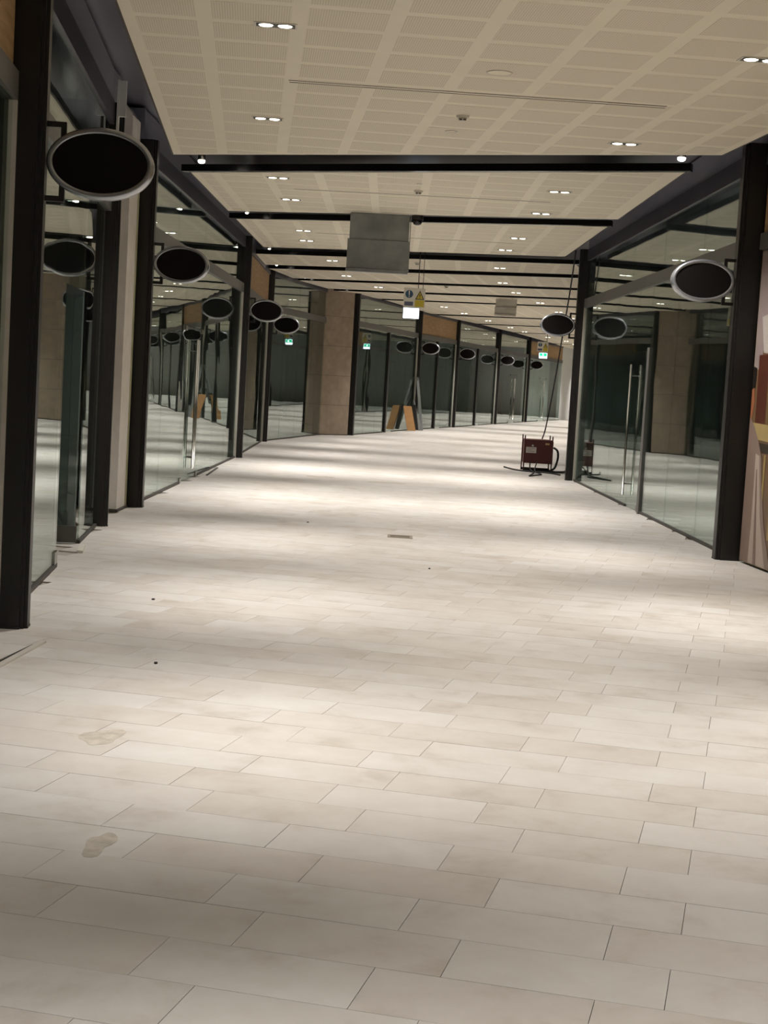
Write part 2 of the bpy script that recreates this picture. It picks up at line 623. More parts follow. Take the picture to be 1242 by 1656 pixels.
for ri, ((ln, rn), (lf, rf), slope, lab) in enumerate(RAFTS):
    Lp = edge_pts(RAFT_L, ln, lf)
    Rp = edge_pts(RAFT_R, rn, rf)
    cx, cy = (Lp[0][0] + Rp[-1][0]) / 2, (ln + rf) / 2
    rt_ = empty('ceiling_panel', (cx, cy, CEIL_Z))
    tag(rt_, lab, 'ceiling panel', 'floating ceiling panels')
    outline = [Rp[i] for i in range(len(Rp))] + Lp[::-1]
    prism('board', outline, CEIL_Z, CEIL_Z + 0.05, MT['board'], rt_)
    # dark side edges
    for pl, s in ((Lp, -1), (Rp, 1)):
        parts = []
        for a, b in zip(pl, pl[1:]):
            parts.append(prism_geo([a, b, (b[0] + s * 0.02, b[1]), (a[0] + s * 0.02, a[1])], CEIL_Z + 0.001, CEIL_Z + 0.075))
        v, f = join_geo(parts)
        solid('edge_trim', v, f, MT['brown_edge'], rt_)
    if ri > 0:   # black trough along the near edge
        a, b = Vector(Lp[0]), Vector(Rp[0])
        d = (b - a).normalized()
        nrm = Vector((d.y, -d.x))
        a2, b2 = a - d * 0.08, b + d * 0.08
        h = 0.085
        prism('edge_trough', [tuple(a2), tuple(b2), tuple(b2 + nrm * 0.10), tuple(a2 + nrm * 0.10)], CEIL_Z + 0.002, CEIL_Z + h, MT['black_gloss'], rt_)
    # perforated fields
    dv = Vector((slope, 1)).normalized()
    du = Vector((dv.y, -dv.x))
    org = Vector((-1.37, 10.25)) if ri == 0 else Vector((Lp[0][0] + 0.3, ln))
    others = []
    for a in range(-14, 16):
        for b in range(-30, 30):
            p0 = org + du * (a * PX + 0.055) + dv * (b * PY + 0.06)
            q = [p0, p0 + du * (PX - 0.11), p0 + du * (PX - 0.11) + dv * (PY - 0.12), p0 + dv * (PY - 0.12)]
            pol = [(t.x, t.y) for t in q]
            m = 0.09
            # keep clear of the outline (clip against the convex near/far lines and the side edges)
            aL, bL = Lp[0], Lp[-1]
            aR, bR = Rp[0], Rp[-1]
            pol = clip(pol, (aR[0] - m, aR[1]), (bR[0] - m, bR[1]))
            if pol:
                pol = clip(pol, (bL[0] + m, bL[1]), (aL[0] + m, aL[1]))
            if pol:
                pol = clip(pol, (aL[0], aL[1] + m), (aR[0], aR[1] + m))
            if pol:
                pol = clip(pol, (bR[0], bR[1] - m), (bL[0], bL[1] - m))
            if len(pol) < 3 or abs(area(pol)) < 0.01:
                continue
            mx_, my_ = sum(p[0] for p in pol) / len(pol), sum(p[1] for p in pol) / len(pol)
            pr = project(mx_, my_, CEIL_Z)
            seen = pr is not None and -60 < pr[0] < 1300 and pr[1] > -40
            if seen and ri < 2:
                prism('perforated_field', pol, CEIL_Z - 0.0015, CEIL_Z, MT['perf1' if ri == 0 else 'perf2'], rt_)
            elif seen or pr is not None:
                others.append(prism_geo(pol, CEIL_Z - 0.0015, CEIL_Z))
    if others:
        v, f = join_geo(others)
        tag(solid('perforated_fields', v, f, MT['perf1' if ri == 0 else 'perf2'], rt_), kind='stuff')
    # shallow double slit across the panel
    if ri == 0:
        for k, o_ in enumerate((0.0, 0.085)):
            a, b = Vector((-0.98, 12.88 + o_)), Vector((2.15, 13.07 + o_))
            prism('slit', [tuple(a), tuple(b), (b.x, b.y + 0.018), (a.x, a.y + 0.018)], CEIL_Z - 0.003, CEIL_Z, MT['slit'], rt_)
    elif ri in (1, 2):
        y = 20.25 if ri == 1 else 26.2
        prism('slit', [(-1.4, y), (1.9, y - 0.15), (1.9, y - 0.12), (-1.4, y + 0.03)], CEIL_Z - 0.003, CEIL_Z, MT['slit'], rt_)

# ------------------------------------------------------------------ twin recessed downlights
LIGHTS = [(-0.15, 2.1, 'a'), (3.25, 2.3, 'a'), (-0.6, 6.85, 'a'), (2.8, 7.05, 'a'),  # first pair is out of view, placed to brighten the near floor
          (-0.94, 10.91, 'large twin downlight in the nearest ceiling panel, upper left'),
          (2.46, 11.12, 'twin downlight cut by the right edge of the picture'),
          (-1.31, 14.84, 'twin downlight in the nearest panel, left, near the black slot'),
          (2.1, 15.11, 'twin downlight in the nearest panel, right, near the black slot'),
          (-1.53, 19.2, 'twin downlight in the second ceiling panel, left, nearer row'),
          (1.9, 19.0, 'twin downlight in the second ceiling panel, right, nearer row'),
          (-1.52, 21.46, 'twin downlight in the second ceiling panel, left, farther row'),
          (1.91, 21.43, 'twin downlight in the second ceiling panel, right, farther row'),
          (-1.6, 25.9, 'twin downlight in the third ceiling panel, left, nearer row'),
          (1.9, 25.1, 'twin downlight in the third ceiling panel, right, nearer row'),
          (-1.65, 27.76, 'twin downlight in the third ceiling panel, left, farther row'),
          (1.86, 27.36, 'twin downlight in the third ceiling panel, right, farther row'),
          (-1.36, 32.12, 'twin downlight in the fourth ceiling panel, left of the hanging metal box'),
          (2.05, 31.52, 'twin downlight in the fourth ceiling panel, right of the safety sign'),
          (-1.2, 36.6, 'twin downlight in the fifth ceiling panel, left side'),
          (2.42, 35.9, 'bright twin downlight in the fifth ceiling panel, right side'),
          (-0.48, 40.3, 'twin downlight in the sixth ceiling panel, left of the safety sign'),
          (3.0, 39.3, 'twin downlight in the sixth ceiling panel, right side'),
          (0.6, 44.1, 'b'), (4.0, 43.3, 'b'), (1.5, 48.6, 'b'), (5.0, 47.8, 'b'), (2.3, 52.2, 'b'), (5.8, 51.4, 'b'),
          (3.4, 56.9, 'b'), (6.9, 56.0, 'b'), (4.6, 62.0, 'b'), (8.1, 61.0, 'b'), (5.5, 65.8, 'b'), (9.0, 64.8, 'b'),
          (7.0, 71.0, 'b'), (10.5, 70.0, 'b'), (8.3, 75.0, 'b'), (11.6, 74.2, 'b'), (9.2, 79.3, 'b'), (12.4, 78.5, 'b'), (10.0, 83.0, 'b'), (13.2, 82.0, 'b'), (11.6, 88.5, 'b'), (14.6, 87.5, 'b')]  # ninth far row is extra, added to brighten the white end bay
ORD = ['first', 'second', 'third', 'fourth', 'fifth', 'sixth', 'seventh', 'eighth', 'ninth', 'tenth', 'eleventh', 'twelfth']
nb = 0
spot_d = bpy.data.lights.new('downlight_beam', 'SPOT')
spot_d.energy = SPOT_W
spot_d.color = SPOT_COL
spot_d.spot_size = math.radians(78)
spot_d.spot_blend = 1.0
spot_d.shadow_soft_size = 0.06

far_d = spot_d.copy()
far_d.energy = SPOT_W * 1.7
far_d.spot_size = math.radians(96)


def make_downlight():
    r_ = empty('downlight', (0, 0, 0))
    fr = solid('trim_plate', *join_geo([
        prism_geo([(-0.15, -0.075), (0.15, -0.075), (0.15, -0.062), (-0.15, -0.062)], -0.006, 0.0),
        prism_geo([(-0.15, 0.062), (0.15, 0.062), (0.15, 0.075), (-0.15, 0.075)], -0.006, 0.0),
        prism_geo([(-0.15, -0.062), (-0.135, -0.062), (-0.135, 0.062), (-0.15, 0.062)], -0.006, 0.0),
        prism_geo([(0.135, -0.062), (0.15, -0.062), (0.15, 0.062), (0.135, 0.062)], -0.006, 0.0)]), MT['plastic'], r_)
    solid('tray', *prism_geo([(-0.135, -0.062), (0.135, -0.062), (0.135, 0.062), (-0.135, 0.062)], -0.002, 0.0), MT['darkgrey'], r_)
    for s in (-1, 1):
        ring = solid('lamp_ring', *move(lathe_geo([(0.058, -0.001), (0.06, -0.007), (0.054, -0.008), (0.05, -0.003)], 20), s * 0.066), MT['steel'], r_, smooth=True)
        solid('lamp', *move(lathe_geo([(0.05, -0.002), (0.045, -0.008), (0.03, -0.011), (0.01, -0.012)], 20), s * 0.066), MT['lamp'], ring, smooth=True)
        L = bpy.data.objects.new('downlight_beam', spot_d)   # the twin lamps are swivelled apart across the passage
        col.objects.link(L)
        L.parent = r_
        L.location = (s * 0.066, 0, -0.03)
        L.rotation_euler = (0, s * math.radians(-17), 0)
    return r_


proto = make_downlight()
for k, (x, y, lab) in enumerate(LIGHTS):
    o = proto if k == 0 else copy_tree(proto)
    o.location = (x, y, CEIL_Z - 0.0016)
    if y > 42:   # far fixtures: one wider beam each
        bs = [c for c in o.children if c.type == 'LIGHT']
        bpy.data.objects.remove(bs[1])
        bs[0].data = far_d
        bs[0].location.x = 0
        bs[0].rotation_euler = (0, 0, 0)
    o.rotation_euler = (0, 0, 0.08 if y < 17 else (0 if y < 30 else -0.2))
    if lab == 'a':
        tag(o, f'twin downlight in the nearest ceiling panel, out of sight above the viewer, {ORD[k // 2]} row, {"left" if k % 2 == 0 else "right"}', 'light', 'twin ceiling downlights')
    elif lab == 'b':
        tag(o, f'tiny far twin downlight, {"left" if nb % 2 == 0 else "right"} one of the {ORD[nb // 2]} row past the stone pier', 'light', 'far twin ceiling downlights')
        nb += 1
    else:
        tag(o, lab, 'light', 'twin ceiling downlights')

# small fittings with glowing lenses, added for the bright glints at the slot ends
for k, ((ln, rn), (lf, rf), slope, lab) in enumerate(RAFTS[:6]):
    nln, nrn = RAFTS[k + 1][0]
    q_ = 1.0 if k == 0 else 0.6
    for s, yy, xx in ((-1, (lf + nln) / 2, poly_x(RAFT_L, (lf + nln) / 2) + 0.22), (1, (rf + nrn) / 2, poly_x(RAFT_R, (rf + nrn) / 2) - 0.22)):
        if s > 0 and k > 0:
            continue
        r_ = empty('slot_glint_fitting', (xx, yy, 4.05))
        nm = ['first', 'second', 'third', 'fourth', 'fifth', 'sixth'][k]
        tag(r_, f'small glowing fitting added for the glint at the {"left" if s < 0 else "right"} end of the {nm} black ceiling slot', 'light', 'slot glint fittings')
        body = lathe_geo([(0.03, 0.0), (0.045, 0.01), (0.045, 0.1), (0.03, 0.12)], 16)
        solid('housing', [(v[0] + xx, v[1] + yy, v[2] + 4.05) for v in body[0]], body[1], MT['steel'], r_, smooth=True)
        st = lathe_geo([(0.008, 0.12), (0.008, 0.3)], 8)
        solid('stem', [(v[0] + xx, v[1] + yy, v[2] + 4.05) for v in st[0]], st[1], MT['black'], r_)
        ln_ = lathe_geo([(0.043 * q_, 0.002), (0.04 * q_, -0.018 * q_), (0.025 * q_, -0.03 * q_), (0.005, -0.034 * q_)], 16)
        solid('lens', [(v[0] + xx, v[1] + yy, v[2] + 4.05) for v in ln_[0]], ln_[1], MT['lamp'], r_)


# ------------------------------------------------------------------ black posts
def post(name, line, t, w, d, label, inner=0.15, strip=True, mat='black', group='black shopfront posts'):
    """w = size across the wall line (projecting inner metres into the passage), d = size along it"""
    q = line.p(t)
    r_ = empty(name, (q[0], q[1], 0))
    tag(r_, label, 'post', group)
    o1, o0 = inner, inner - w
    h = d / 2
    s = 0.022
    # stepped profile
    prof = [(-h, o0), (h, o0), (h, o1 - 2 * s), (h - s, o1 - 2 * s), (h - s, o1 - s), (h - 2 * s, o1 - s), (h - 2 * s, o1),
            (-h + 2 * s, o1), (-h + 2 * s, o1 - s), (-h + s, o1 - s), (-h + s, o1 - 2 * s), (-h, o1 - 2 * s)]
    prism('shaft', [line.p(t + a, b) for a, b in prof], 0.012, 4.13, MT[mat], r_)
    prism('base_plate', [line.p(t + a * 1.03, b + (0.004 if b > 0 else 0)) for a, b in prof], 0.0, 0.012, MT[mat], r_)
    if strip:
        line.box('glass_channel', t - h - 0.028, t - h - 0.001, -0.02, 0.03, 0.0, 3.09, MT['alu'], r_)
    return r_


# ------------------------------------------------------------------ shopfronts
def glass_run(line, parent, t0, t1, z0, z1, n, name='glass_pane', off=0.0):
    wdt = (t1 - t0) / n
    for k in range(n):
        line.box(name, t0 + k * wdt + 0.002, t0 + (k + 1) * wdt - 0.002, off - 0.006, off + 0.006, z0, z1, MT['glass'], parent)


def handle(line, parent, t, z0, z1, off=0.07):
    a, b = line.p(t, off), line.p(t, -off)
    pr = []
    for q in (a, b):
        pr.append(tube_geo([(q[0], q[1], z0), (q[0], q[1], z1)], 0.016, 10))
    for z in (z0 + 0.16, z1 - 0.16):
        pr.append(tube_geo([(a[0], a[1], z), (b[0], b[1], z)], 0.009, 8))
    v, f = join_geo(pr)
    return solid('handle', v, f, MT['steel'], parent, smooth=True)


def door(line, root, t0, t1, hand=None, z1=2.2, name='door', pull=True):
    d_ = line.box(name, t0 + 0.003, t1 - 0.003, -0.006, 0.006, 0.012, z1, MT['glass'], root)
    hinge = t0 if hand == 'far' else t1
    a, b = (t0 + 0.004, t0 + 0.17) if hand == 'far' else (t1 - 0.17, t1 - 0.004)
    line.box('patch_fitting', a, b, -0.016, 0.016, 0.01, 0.075, MT['steel'], d_)
    line.box('patch_fitting', a, b, -0.016, 0.016, z1 - 0.06, z1 + 0.004, MT['steel'], d_)
    if pull:
        handle(line, d_, (t1 - 0.09) if hand == 'far' else (t0 + 0.09), 0.17, 2.03)
    return d_


def storefront(line, t0, t1, label, doors=None, ply=False, lower='glass', pane=1.6, transom_n=None, door_w=0.95, group='glass shopfronts'):
    q = line.p((t0 + t1) / 2)
    r_ = empty('shopfront', (q[0], q[1], 0))
    tag(r_, label, 'shopfront', group)
    line.box('header', t0, t1, -0.10, 0.03, HEAD_Z, 4.125, MT['header'], r_)
    line.box('transom_bar', t0, t1, -0.05, 0.035, 3.09, 3.25, MT['bar'], r_)
    n_t = transom_n or max(1, round((t1 - t0) / 2.6))
    if ply:
        wd = (t1 - t0) / n_t
        for k in range(n_t):
            line.box('plywood_sheet', t0 + k * wd + 0.003, t0 + (k + 1) * wd - 0.003, -0.02, 0.0, 3.25, HEAD_Z, MT['ply'], r_)
    else:
        glass_run(line, r_, t0, t1, 3.25, HEAD_Z, n_t, 'transom_pane')
    if lower == 'glass':
        line.box('floor_channel', t0, t1 if not doors else doors[0], -0.02, 0.02, 0.0, 0.03, MT['darkgrey'], r_)
        if not doors:
            glass_run(line, r_, t0, t1, 0.03, 3.09, max(1, round((t1 - t0) / pane)))
        else:
            d0, d1 = doors
            line.box('floor_channel', d1, t1, -0.02, 0.02, 0.0, 0.03, MT['darkgrey'], r_)
            glass_run(line, r_, t0, d0, 0.03, 3.09, max(1, round((d0 - t0) / pane)))
            glass_run(line, r_, d1, t1, 0.03, 3.09, max(1, round((t1 - d1) / pane)))
            glass_run(line, r_, d0, d1, 2.21, 3.09, 1, 'overpanel')
    return r_


def L_(i, j):
    return Line(LEFT[i], LEFT[j], 1)


def R_(i, j):
    return Line(RIGHT[i], RIGHT[j], -1)


def party(line, t, side, name):
    a = line.p(t, -0.2)
    depth = -4.6
    b = line.p(t, depth)
    nx = Vector(line.d) * 0.07
    return tag(prism(name, [(a[0] - nx.x, a[1] - nx.y), (a[0] + nx.x, a[1] + nx.y), (b[0] + nx.x, b[1] + nx.y), (b[0] - nx.x, b[1] - nx.y)], -0.012, 4.13, MT['dark_wall']), kind='structure')


# left side
l0 = L_(0, 1)
storefront(l0, 0.0, l0.L - 0.13, 'shopfront with plywood over its glass at the left picture edge, before the nearest post', ply=True)
post('shopfront_post', l0, l0.L, 0.23, 0.2, 'nearest and tallest black post, at the left picture edge', inner=0.19)
party(l0, l0.L, 1, 'wall_left')

l1 = L_(1, 2)
s1 = storefront(l1, 0.1, l1.L - 0.07, 'nearest left shopfront with one glass door swung inward, behind the largest oval sign', doors=(2.85, 4.5), pane=1.4, transom_n=2)
# doorway open: its leaf is swung inward about the far jamb
l1.box('patch_fitting', 2.68, 2.85, -0.018, 0.018, 0.03, 0.13, MT['steel'], s1)
hp = l1.p(4.47, -0.01)
sw = Line(hp, (hp[0] - 0.87, hp[1] - 0.16), 1)
lf_ = sw.box('door', 0.01, 0.86, -0.006, 0.006, 0.012, 2.2, MT['glass'], s1)
sw.box('bottom_rail', 0.0, 0.86, -0.016, 0.016, 0.012, 0.16, MT['bar'], lf_)
handle(sw, lf_, 0.77, 0.17, 2.03)
post('shopfront_post', l1, l1.L, 0.14, 0.14, 'narrow dark post beside the white drywall pier, on the side of the open door', inner=0.12, strip=False)
party(l1, l1.L - 0.02, 1, 'wall_left')

# drywall pier between the two left posts
pr_ = empty('drywall_pier', (-3.05, 17.1, 0))
tag(pr_, 'white unfinished drywall pier between two black posts on the left', 'pier')
zt = 4.36
pv = [(-3.2, 16.86), (-2.94, 16.86), (-2.93, 17.38), (-3.2, 17.38)]
pts = [(-3.2, 0.03), (-2.93, 0.03), (-2.93, 4.28), (-3.02, 4.4), (-3.2, 4.4)]
m = len(pts)
solid('board', [(x, 16.86, z) for x, z in pts] + [(x, 17.38, z) for x, z in pts],
      [tuple(range(m)), tuple(range(2 * m - 1, m - 1, -1))] + [(i, m + i, m + (i + 1) % m, (i + 1) % m) for i in range(m)], MT['drywall'], pr_)
box('insulation_edge', -3.05, -2.925, 17.38, 17.47, 0.03, 3.9, plain('green_board_edge', (186, 184, 150), 0.8), pr_)
box('floor_runner', -3.22, -2.915, 16.84, 17.47, 0.0, 0.03, MT['darkgrey'], pr_)
# hanging white strip by the soffit
st_ = empty('drywall_strip', (-2.74, 15.13, 3.8))
tag(st_, 'narrow white plasterboard strip hanging under the soffit above the drywall pier', 'strip')
solid('board', *prism_geo([(-2.78, 15.12), (-2.7, 15.12), (-2.7, 15.15), (-2.78, 15.15)], 3.98, 4.32), MT['white'], st_)
solid('edge_bead', *prism_geo([(-2.785, 15.11), (-2.765, 15.11), (-2.765, 15.16), (-2.785, 15.16)], 3.8, 4.33), MT['white'], st_)

l2 = L_(3, 4)
post('shopfront_post', l2, 0.02, 0.19, 0.2, 'black post between the white drywall pier and the double-door shopfront', inner=0.15, strip=False)
dA = l2.at_y(21.55)
s2 = storefront(l2, 0.12, l2.L - 0.13, 'left shopfront with a glass double door and long pull handles', doors=(dA, dA + 1.9), pane=1.65)
door(l2, s2, dA, dA + 0.95, 'far')
door(l2, s2, dA + 0.95, dA + 1.9, 'near')
post('shopfront_post', l2, l2.L, 0.18, 0.2, 'black post at the far end of the left double-door shopfront', inner=0.14)
party(l2, l2.L, 1, 'wall_left')
party(l2, 0.0, 1, 'wall_left')

l3 = L_(4, 5)
storefront(l3, 0.1, l3.L - 0.13, 'narrow-looking left shopfront with plywood over its transom, just past the double doors', ply=True)
post('shopfront_post', l3, l3.L, 0.17, 0.2, 'black post before the dim shopfront next to the stone pier', inner=0.13)
party(l3, l3.L, 1, 'wall_left')

l4 = L_(5, 6)
storefront(l4, 0.1, l4.L, 'dim left shopfront ending at the brown stone pier')
pier = empty('stone_pier', (-1.56, 43.4, 0))
tag(pier, 'brown stone clad pier halfway down the left side', 'pier')
lp = Line((-1.93, 42.98), (-1.16, 43.72), 1)
lp.box('core', 0.0, lp.L, -0.3, -0.03, 0.0, 4.12, MT['concrete'], pier)
for k in range(5):
    z0 = 0.02 + k * 0.82
    lp.box('stone_slab', 0.0, lp.L, -0.03, 0.0, z0 + 0.004, min(z0 + 0.816, 4.12), MT['stone'], pier)
l5 = L_(8, 9)
post('shopfront_post', l5, 0.0, 0.26, 0.22, 'black post against the right edge of the brown stone pier', inner=0.1, strip=False)
dm_ = l5.L * 0.5
sb_ = storefront(l5, 0.12, l5.L - 0.13, 'dark left shopfront between the stone pier and the leaning boards', doors=(dm_, dm_ + 1.0))
door(l5, sb_, dm_, dm_ + 1.0, 'far', pull=False)
l5.box('dark_upright', dm_ - 0.17, dm_ - 0.006, -0.06, 0.05, 0.0, 3.085, MT['black'], sb_)  # dark upright added to mimic posts reflected in the glass
post('shopfront_post', l5, l5.L, 0.2, 0.2, 'black post behind the leaning boards, below the lit hanging sign', inner=0.12)
l6 = L_(9, 10)
dm_ = l6.L * 0.5
sb_ = storefront(l6, 0.1, l6.L - 0.13, 'left shopfront with plywood fascia right of the lit hanging sign', ply=True, doors=(dm_, dm_ + 1.0))
door(l6, sb_, dm_, dm_ + 1.0, 'far', pull=False)
l6.box('dark_upright', dm_ - 0.17, dm_ - 0.006, -0.06, 0.05, 0.0, 3.085, MT['black'], sb_)  # added dark upright, imitates a reflected post in this bay
post('shopfront_post', l6, l6.L, 0.2, 0.2, 'black post at the right end of the plywood fascia, left of centre', inner=0.12)
l7 = L_(10, 11)
dm_ = l7.L * 0.5
sb_ = storefront(l7, 0.1, l7.L - 0.13, 'far dark shopfront, second from the white end bay', doors=(dm_, dm_ + 1.0))
door(l7, sb_, dm_, dm_ + 1.0, 'far', pull=False)
l7.box('dark_upright', dm_ - 0.17, dm_ - 0.006, -0.06, 0.05, 0.0, 3.085, MT['black'], sb_)  # another added upright that mimics a dark reflection in the pane
post('shopfront_post', l7, l7.L, 0.2, 0.2, 'far black post, second from the white end bay', inner=0.12)
l8 = L_(11, 12)
d8 = l8.L * 0.42
s8 = storefront(l8, 0.1, l8.L - 0.13, 'far shopfront with pale door handles next to the white end bay', doors=(d8, d8 + 1.9))
door(l8, s8, d8, d8 + 0.95, 'far')
door(l8, s8, d8 + 0.95, d8 + 1.9, 'near')
post('shopfront_post', l8, l8.L, 0.2, 0.2, 'farthest black post, where the white end bay begins', inner=0.12)
l9 = L_(12, 13)
d9 = l9.L * 0.35
s9 = storefront(l9, 0.1, l9.L, 'farthest shopfront with white lining behind the glass and plywood above', doors=(d9, d9 + 1.9), ply=True)
door(l9, s9, d9, d9 + 0.95, 'far')
door(l9, s9, d9 + 0.95, d9 + 1.9, 'near')
tag(l9.box('wall_left', 0.2, l9.L, -0.75, -0.65, -0.012, 4.12, MT['white']), kind='structure')
lE = L_(13, 14)
tag(lE.box('wall_left', 0.0, lE.L + 0.1, -0.15, 0.0, -0.012, 4.12, MT['white']), kind='structure')
for ln_ in (l5, l6, l7, l8):
    party(ln_, ln_.L, 1, 'wall_left')

# right side
r0_ = R_(0, 1)
pb = storefront(r0_, 0.0, r0_.L - 0.12, 'poster bay with plywood over it at the right picture edge', ply=True, lower='poster', group='shopfront hoardings')
r1 = R_(1, 2)
post('shopfront_post', r1, 0.05, 0.24, 0.22, 'broad black post right of the big glass shopfront, beside the poster', inner=0.21, strip=False)
party(r1, 0.05, -1, 'wall_right')
dR = r1.at_y(21.15)
s_r = storefront(r1, 0.16, r1.L - 0.13, 'big right shopfront with one tall pull handle, reflecting the red machine', doors=(dR, dR + 1.05), pane=1.6)
door(r1, s_r, dR, dR + 1.05, 'far')
r1.box('dark_upright', dR - 0.17, dR - 0.006, -0.03, 0.03, 0.0, 2.25, MT['bar'], s_r)
post('shopfront_post', r1, r1.L, 0.18, 0.2, 'black post behind the red machine on the right', inner=0.15)
party(r1, r1.L, -1, 'wall_right')
right_bays = [(2, 3), (3, 4), (4, 5), (5, 6), (6, 7), (7, 8)]
for k, (i, j) in enumerate(right_bays):
    ln_ = R_(i, j)
    storefront(ln_, 0.1, ln_.L - 0.13, f'{ORD[k]} right shopfront round the bend, seen only mirrored in the left glass', ply=(k in (1, 4)), group='right shopfronts round the bend')
    if k < 5:
        post('shopfront_post', ln_, ln_.L, 0.2, 0.2, f'{ORD[k]} black right post round the bend, seen only mirrored in the left glass', inner=0.12, group='right posts round the bend')
        party(ln_, ln_.L, -1, 'wall_right')

# ------------------------------------------------------------------ poster on the right hoarding
po = empty('poster', (r0_.p(r0_.L - 2)[0], r0_.p(r0_.L - 2)[1], 0))
tag(po, 'large printed poster with a pale dress at the right picture edge', 'poster')


def pcol(n, rgb):
    rgb = tuple(int(v * 0.9) for v in rgb)
    return plain('print_' + n, rgb, 0.45, var=0.06, scale=4)


tp = lambda y: r0_.at_y(y)
r0_.box('backing', 4.0, r0_.L - 0.13, -0.05, 0.0, 0.02, 3.08, pcol('ground', (158, 138, 100)), po)


def pshape(pts, rgb, n, lay):
    """pts in (y along the wall, z); a printed patch"""
    V = []
    m = len(pts)
    for o_ in (0.0005 * lay - 0.0004, 0.0005 * lay):
        for y, z in pts:
            q = r0_.p(min(tp(y), r0_.L - 0.14), o_)
            V.append((q[0], q[1], z))
    Fc = [tuple(range(m - 1, -1, -1)), tuple(range(m, 2 * m))] + [(i, (i + 1) % m, m + (i + 1) % m, m + i) for i in range(m)]
    solid('printed_patch', V, Fc, pcol(n, rgb), po)


pshape([(15.4, 0.03), (15.4, 3.07), (14.2, 3.07), (14.2, 2.35), (14.75, 1.3), (14.4, 0.03)], (120, 92, 64), 'room', 1)
pshape([(15.12, 3.07), (14.2, 3.07), (14.2, 2.42), (14.6, 2.35), (15.1, 2.42)], (74, 28, 22), 'maroon', 2)
pshape([(15.4, 3.07), (15.06, 3.07), (15.03, 2.75), (15.0, 2.4), (15.12, 2.1), (15.2, 1.92), (15.36, 1.92), (15.4, 2.1)], (158, 142, 136), 'drape', 3)
pshape([(15.22, 2.43), (15.0, 2.46), (14.7, 2.42), (14.6, 2.25), (14.75, 2.06), (15.1, 2.08)], (196, 186, 176), 'pale', 4)
pshape([(15.22, 2.06), (14.92, 2.06), (14.9, 1.37), (15.2, 1.37)], (88, 42, 26), 'brown', 5)
pshape([(14.92, 2.06), (14.2, 2.06), (14.2, 1.25), (14.9, 1.3)], (120, 96, 60), 'olive', 5)
pshape([(15.4, 1.95), (15.26, 1.93), (15.27, 1.74), (15.4, 1.7)], (30, 22, 18), 'hair', 6)
pshape([(15.4, 1.72), (15.3, 1.74), (15.26, 1.6), (15.31, 1.44), (15.4, 1.4)], (168, 104, 70), 'skin', 7)
pshape([(15.3, 1.4), (14.6, 1.38), (14.2, 1.36), (14.2, 1.22), (14.6, 1.22), (15.25, 1.24)], (184, 160, 106), 'gold', 6)
pshape([(15.2, 1.21), (14.2, 1.19), (14.2, 1.1), (15.15, 1.12)], (56, 44, 32), 'rail', 8)
for yy in (14.85, 14.6, 14.35):
    pshape([(yy, 1.1), (yy - 0.05, 1.1), (yy - 0.05, 0.3), (yy, 0.3)], (176, 150, 92), 'leg', 8)
pshape([(15.4, 1.45), (15.3, 1.42), (15.2, 1.36), (15.05, 1.22), (14.92, 1.06), (14.86, 0.8), (14.7, 0.4), (14.45, 0.03), (15.4, 0.03)], (150, 128, 116), 'dress', 9)
pshape([(15.1, 1.1), (14.99, 1.08), (14.84, 0.5), (14.6, 0.03), (15.1, 0.03), (15.08, 0.6)], (196, 178, 164), 'fold', 10)
pshape([(15.05, 0.95), (15.02, 0.95), (14.86, 0.03), (14.95, 0.03)], (140, 116, 104), 'crease', 11)


# ------------------------------------------------------------------ oval projecting signs
def make_sign():
    """built at the post face: x runs out into the passage, the faces look along y; origin at the sign's centre"""
    r_ = empty('oval_sign', (0, 0, 0))
    n = 48
    A, B, T = 0.312, 0.208, 0.055
    prof = [(0.035, -T), (0.012, -T - 0.010), (0.0, -T + 0.004), (0.0, T - 0.004), (0.012, T + 0.010), (0.035, T)]
    V, Fc = [], []
    for dr, yy in prof:
        for k in range(n):
            q = 2 * math.pi * k / n
            V.append(((A - dr) * math.cos(q), yy, (B - dr) * math.sin(q)))
    m = len(prof)
    for i in range(m - 1):
        for k in range(n):
            k2 = (k + 1) % n
            Fc.append((i * n + k, (i + 1) * n + k, (i + 1) * n + k2, i * n + k2))
    solid('rim', V, Fc, MT['chrome'], r_, smooth=True)
    for s in (-1, 1):
        V, Fc = [], []
        for yy in (s * (T - 0.012), s * (T - 0.002)):
            for k in range(n):
                q = 2 * math.pi * k / n
                V.append(((A - 0.033) * math.cos(q), yy, (B - 0.033) * math.sin(q)))
        Fc = [tuple(range(n)), tuple(range(2 * n - 1, n - 1, -1))] + [(k, n + k, n + (k + 1) % n, (k + 1) % n) for k in range(n)]
        solid('face', V, Fc, MT['face'], r_)
    e = 0.016
    arms = []
    for z in (0.215, -0.215):
        arms.append(prism_geo([(-0.33, -e), (-0.205, -e), (-0.205, e), (-0.33, e)], z - e, z + e))
    arms.append(prism_geo([(-0.237, -e), (-0.205, -e), (-0.205, e), (-0.237, e)], -0.2, 0.2))
    v, f = join_geo(arms)
    solid('bracket', v, f, MT['black'], r_)
    return r_


SZ = 2.77
sign0 = make_sign()
first = [True]


def place_sign(line, t, inner, label, group='oval projecting signs'):
    o = sign0 if first[0] else copy_tree(sign0)
    first[0] = False
    q = line.p(t, inner + 0.318)
    o.location = (q[0], q[1], SZ)
    o.rotation_euler = (0, 0, math.atan2(line.n.y, line.n.x))
    tag(o, label, 'sign', group)


